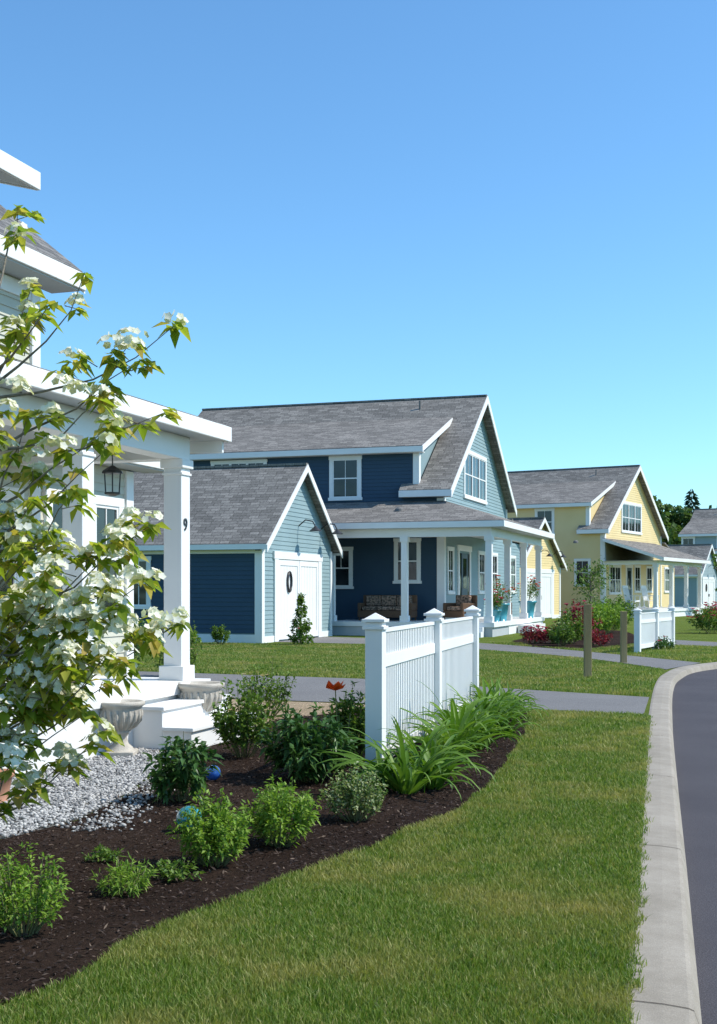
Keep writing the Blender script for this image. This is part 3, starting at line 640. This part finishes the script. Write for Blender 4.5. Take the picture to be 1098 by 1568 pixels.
# ------------------------------------------------------------ trees
def small_tree(name,x,y,h,w,mat,n=1500,L=.12):
    E=empty(name,(x,y,0)); S=Part(); S.tube([(0,0,0),(.03,0,h*.4),(0,.03,h*.85)],[.05,.04,.015],7)
    C=[]
    for i in range(22):
        a=rng.uniform(0,6.28); z=h*rng.uniform(.3,.8); e=np.array([math.cos(a)*w/2*rng.uniform(.4,1),math.sin(a)*w/2*rng.uniform(.4,1),z+h*rng.uniform(.05,.25)])
        S.tube([(0,0,z),tuple(e)],[.02,.005],5); k=n//22; t=rng.uniform(.35,1.1,k)[:,None]; C.append(np.array([0,0,z])*(1-t)+e*t+rng.normal(size=(k,3))*w*.06)
    C=np.concatenate(C); N=rv(len(C)); N[:,2]+=1; S.obj('trunk',M['bark'],E); leafobj('leaves',C,rv(len(C)),N,L*rng.uniform(.6,1.2,len(C)),L*.5,M[mat],E)
small_tree('young_tree',9.9,53,2.9,2.0,'l_mid',900,.14)
small_tree('young_tree',24.5,80,4.2,3.0,'l_mid',1600,.28)
C=[];S=Part()
def crown(cx,cy,h,w,n):
    S.tube([(cx,cy,0),(cx,cy,h*.6)],[.35,.15],6)
    k=14
    for i in range(k):
        u=rng.normal(size=3); u/=np.linalg.norm(u); rr=rng.uniform(.3,.95)
        c=np.array([cx,cy,h*.58])+u*rr*np.array([w*.42,w*.42,h*.36]); q=rng.normal(size=(n//k,3)); q/=np.linalg.norm(q,axis=1,keepdims=True)
        C.append(c+q*rng.uniform(.6,1,(n//k,1))*w*.2)
for i in range(38):
    X=26+i*2.7+random.uniform(-1.2,1.2); crown(X,155+random.uniform(-8,10),random.uniform(11.5,14),random.uniform(7.5,10),2200)
for i in range(40):
    X=-150+i*4.6; crown(X,185+random.uniform(-12,12),random.uniform(8,11),random.uniform(6,8),500)
E=empty('distant_trees'); C=np.concatenate(C); N=rv(len(C)); N[:,2]+=.6
leafobj('foliage',C,rv(len(C)),N,rng.uniform(.5,1.0,len(C)),rng.uniform(.4,.8,len(C)),M['l_far'],E); S.obj('trunks',M['bark'],E)
C=[];Dd=[]
for (cx,cy,h) in ((43,160,15.0),):
    for i in range(1400):
        z=h*(1-rng.random()**.6*.9); r=(h-z)*.22*rng.uniform(.3,1); a=rng.uniform(0,6.28); C.append((cx+r*math.cos(a),cy+r*math.sin(a),z)); Dd.append((math.cos(a),math.sin(a),-.3))
E=empty('distant_conifer'); leafobj('foliage',np.array(C),np.array(Dd),rv(len(C)),.8,.35,M['l_con'],E)
S=Part(); S.tube([(43,160,0),(43,160,14.6)],[.25,.03],6); S.obj('trunks',M['bark'],E)

# dogwood
E=empty('dogwood_tree'); S=Part()
S.tube([(-2.06,6.45,0),(-2.05,6.46,.5),(-2.03,6.43,1.2),(-2.0,6.47,2.0),(-1.94,6.45,2.8),(-1.88,6.43,3.5)],[.045,.04,.033,.024,.014,.006],10)
tips=[(-.96,2.98),(-1.16,2.81),(-1.41,3.22),(-1.51,3.0),(-1.75,3.2),(-1.83,3.64),(-1.31,2.63),(-1.02,2.54),(-1.28,2.44),(-1.23,2.30),(-1.09,1.95),(-1.41,2.12),(-1.06,1.65),(-.95,1.43),(-1.12,1.40),(-1.34,1.62),(-1.41,1.45),(-1.51,1.89),(-1.65,2.49),(-1.75,2.29),(-1.24,1.28),(-1.20,1.18),(-1.38,.98),(-1.65,.98),(-1.71,.77),(-1.54,.71),(-1.34,.85),(-1.7,1.35),(-1.6,1.22),(-1.44,1.22),(-1.6,2.05),(-1.5,1.7),(-1.72,1.75),(-1.8,2.0),(-1.75,1.05),(-1.5,1.08),(-1.25,1.85),(-1.62,1.5),(-1.75,1.5),(-1.32,1.35),(-1.5,1.38),(-1.68,1.9)]
LC=[];LD=[];LN_=[];LL=[];FC=[];FD=[];FN=[]
def cluster(p,out,nl,flower,size=.095):
    for k in range(nl):
        a=rng.uniform(0,2*math.pi); d=np.array([math.cos(a),math.sin(a),rng.uniform(-.8,.1)])+out*.35
        LC.append(p+rng.normal(size=3)*.012); LD.append(d); LN_.append(np.array([0,0,1.])+rng.normal(size=3)*.3); LL.append(size*rng.uniform(.65,1.25))
    if flower: bloom(p+np.array([0,0,.03]))
def bloom(c):
    rr=rng.uniform(.04,.068)
    for q in range(rng.integers(12,19)):
        a=rng.uniform(0,6.28); r=rr*math.sqrt(rng.random()); f=c+np.array([math.cos(a)*r*1.2,math.sin(a)*r*1.2,(1-(r/rr)**2)*.035+rng.normal()*.005]); n=np.array([math.cos(a)*r/rr*1.6,math.sin(a)*r/rr*1.6,1.])+rng.normal(size=3)*.4
        n/=np.linalg.norm(n); u=np.cross(n,[.3,.8,.2]); u/=np.linalg.norm(u); v=np.cross(n,u); a0=rng.uniform(0,1.5)
        for k in range(5):
            b=a0+k*math.pi*.4; FC.append(f); FD.append(u*math.cos(b)+v*math.sin(b)+n*.12); FN.append(n)
def branch(tip,fp,start_z=None):
    zt=tip[2]; zs=max(.35,min(3.1,zt-rng.uniform(.25,.6))) if start_z is None else start_z
    s=np.array([-2.05+.05*zs,6.45,zs]); m=s*.45+tip*.55+np.array([0,0,.02-.12*abs(tip[0]-s[0])]); m2=m+rng.normal(size=3)*.03
    S.tube([tuple(s),tuple((s+m2)/2+rng.normal(size=3)*.012),tuple(m2),tuple((m2+tip)/2+rng.normal(size=3)*.012),tuple(tip)],[.009,.007,.0045,.003,.002],6)
    out=tip-s; out/=np.linalg.norm(out)
    ln=np.linalg.norm(tip-s); nc=max(2,int(ln/(.12 if zt<2.2 else .17)))
    cluster(tip,out,9,rng.random()<fp)
    for j in range(nc):
        t=rng.uniform(.3,.97); p=(1-t)**2*s+2*t*(1-t)*m2+t*t*tip; q=p+np.array([rng.normal()*.07,rng.normal()*.09,rng.uniform(.0,.08)])
        S.tube([tuple(p),tuple(q)],[.003,.002],4); cluster(q,out,7,rng.random()<fp)
for i,(x,z) in enumerate(tips):
    fp=.2 if z>2.75 else (.45 if z>2.0 else .75)
    branch(np.array([x,6.35+rng.uniform(-.35,.35),z]),fp)
for i in range(30):
    a=rng.uniform(.4*math.pi,1.6*math.pi); z=rng.uniform(.8,2.9); r=rng.uniform(.35,.9)*(1.0 if z<2.2 else .6)
    branch(np.array([-2.1+math.cos(a)*r,6.45+math.sin(a)*r,z]),.4)
for (x,z) in ((-1.06,1.66),(-1.1,1.68),(-.95,1.44),(-.99,1.46),(-1.13,1.42),(-1.2,1.43),(-1.42,1.48),(-1.37,1.5),(-1.3,1.46),(-1.6,1.55),(-1.66,1.52),(-1.7,1.5),(-1.75,1.55),(-1.5,1.45),(-1.72,2.66),(-1.4,2.6),(-1.55,2.3),(-1.15,2.83),(-1.3,1.66),(-1.22,1.52),(-1.55,1.62)): 
    for _ in range(2): bloom(np.array([x,6.2,z])+rng.normal(size=3)*.025)
S.obj('trunk',M['bark'],E,0,True)
leafobj('leaves',np.array(LC),np.array(LD),np.array(LN_),np.array(LL),np.array(LL)*.54,M['l_dog'],E,.14,.4)
leafobj('flowers',np.array(FC),np.array(FD),np.array(FN),.024,.022,M['f_white'],E,.05,-.05,wp=.6)

# ------------------------------------------------------------ furniture
def sofa(x,y,z,rz,w,parent_name='wicker_sofa'):
    E=empty(parent_name,(x,y,z),rz); a=Part(); 
    a.box(-w/2,w/2,-.4,.4,.12,.38); a.box(-w/2,w/2,.30,.42,.38,.95); a.box(-w/2,-w/2+.13,-.4,.30,.38,.66); a.box(w/2-.13,w/2,-.4,.30,.38,.66)
    for sx in (-w/2+.03,w/2-.09):
        for sy in (-.38,.32): a.box(sx,sx+.06,sy,sy+.06,0,.12)
    a.obj('frame',M['wicker'],E,.04); c=Part(); n=max(1,round((w-.3)/.6)); cw=(w-.3)/n
    for i in range(n):
        x0=-w/2+.15+i*cw; c.box(x0+.01,x0+cw-.01,-.38,.16,.385,.53); c.box(x0+.01,x0+cw-.01,.14,.295,.535,.93)
    c.obj('cushions',M['cushion'],E,.05)
def loc(s,t,o=(-2.98,38),a=TH): return (o[0]+s*math.cos(a)+t*math.sin(a), o[1]-s*math.sin(a)+t*math.cos(a))
X,Y=loc(1.3,9.1); sofa(X,Y,.5,-TH,2.1)
X,Y=loc(4.0,9.4); sofa(X,Y,.5,-TH-.5,1.0,'wicker_armchair')
X,Y=loc(5.0,11.8); sofa(X,Y,.5,-TH+1.6,1.0,'wicker_armchair')
def pot(x,y,z,s,fl):
    E=empty('flower_pot',(x,y,z)); p=Part(); p.lathe([(.16*s,0),(.19*s,.2*s),(.23*s,.42*s),(.26*s,.43*s),(.26*s,.48*s),(.22*s,.48*s),(.2*s,.4*s)],(0,0,0),20); p.obj('pot',M['teal'],E,0,True)
    q=shrub('flowers',0,0,.9*s,.75*s,'l_mid',.1,.05,35,14,fl,26,.09); q.parent=E; q.location=(0,0,.42*s)
X,Y=loc(5.45,9.7); pot(X,Y,.5,1.35,'f_red'); X,Y=loc(5.45,15.2); pot(X,Y,.5,1.45,'f_red'); X,Y=loc(5.5,8.5); pot(X,Y,.5,.9,'f_pink')
def rocker(x,y,z,rz,s=1):
    E=empty('rocking_chair',(x,y,z),rz); E.scale=(s,s,s); a=Part()
    for sx in (-.28,.28):
        a.tube([(sx,-.5,.12),(sx,-.25,.04),(sx,.05,.02),(sx,.35,.06),(sx,.55,.14)],.025,6)
        a.tube([(sx,-.27,.04),(sx,-.27,.66)],.025,6); a.tube([(sx,.22,.04),(sx,.25,.45),(sx,.42,1.15)],.025,6); a.box(sx-.05,sx+.05,-.34,.32,.66,.69)
    for k in range(7): a.box(-.27,.27,-.27+k*.075,-.215+k*.075,.42,.445)
    for k in range(6): xx=-.22+k*.088; a.tube([(xx,.26,.46),(xx,.42,1.1)],.022,5)
    a.box(-.3,.3,.40,.44,1.05,1.2); a.box(-.28,.28,-.28,-.25,.38,.44)
    a.obj('frame',M['white'],E)
X,Y=loc(4.8,10.6,(7.27,68.94),AY); rocker(X,Y,.5,.9,1.2); X,Y=loc(5.7,11.4,(7.27,68.94),AY); rocker(X,Y,.5,.9,1.2)

# ------------------------------------------------------------ light, sky, camera
az=math.radians(93); el=math.radians(48)
Sv=Vector((math.sin(az)*math.cos(el),math.cos(az)*math.cos(el),math.sin(el)))
sl=bpy.data.lights.new('sun','SUN'); sl.energy=5.0; sl.angle=math.radians(.5); sl.color=(1,.95,.86)
so=bpy.data.objects.new('sun',sl); so.rotation_euler=Sv.to_track_quat('Z','Y').to_euler(); scene.collection.objects.link(so)
w=bpy.data.worlds.new('World'); scene.world=w; w.use_nodes=True; nt=w.node_tree
bg=nt.nodes['Background']; sky=nt.nodes.new('ShaderNodeTexSky'); sky.sky_type='NISHITA'; sky.sun_disc=False
sky.sun_elevation=el; sky.sun_rotation=az; sky.air_density=1.0; sky.dust_density=.3; sky.ozone_density=1.0; sky.altitude=0
c=mixc(nt,1.0,sky.outputs[0],(.76,1.20,1.46),'MULTIPLY')
nt.links.new(c,bg.inputs[0]); bg.inputs[1].default_value=.15
cam=bpy.data.cameras.new('camera'); co=bpy.data.objects.new('camera',cam); scene.collection.objects.link(co); scene.camera=co
co.location=(0,0,1.6); co.rotation_euler=(math.pi/2,0,0); cam.sensor_fit='VERTICAL'; cam.sensor_height=36; cam.lens=43.6; cam.shift_y=.0772; cam.clip_end=4000; cam.clip_start=.05
scene.view_settings.view_transform='Standard'; scene.view_settings.look='None'; scene.view_settings.exposure=0
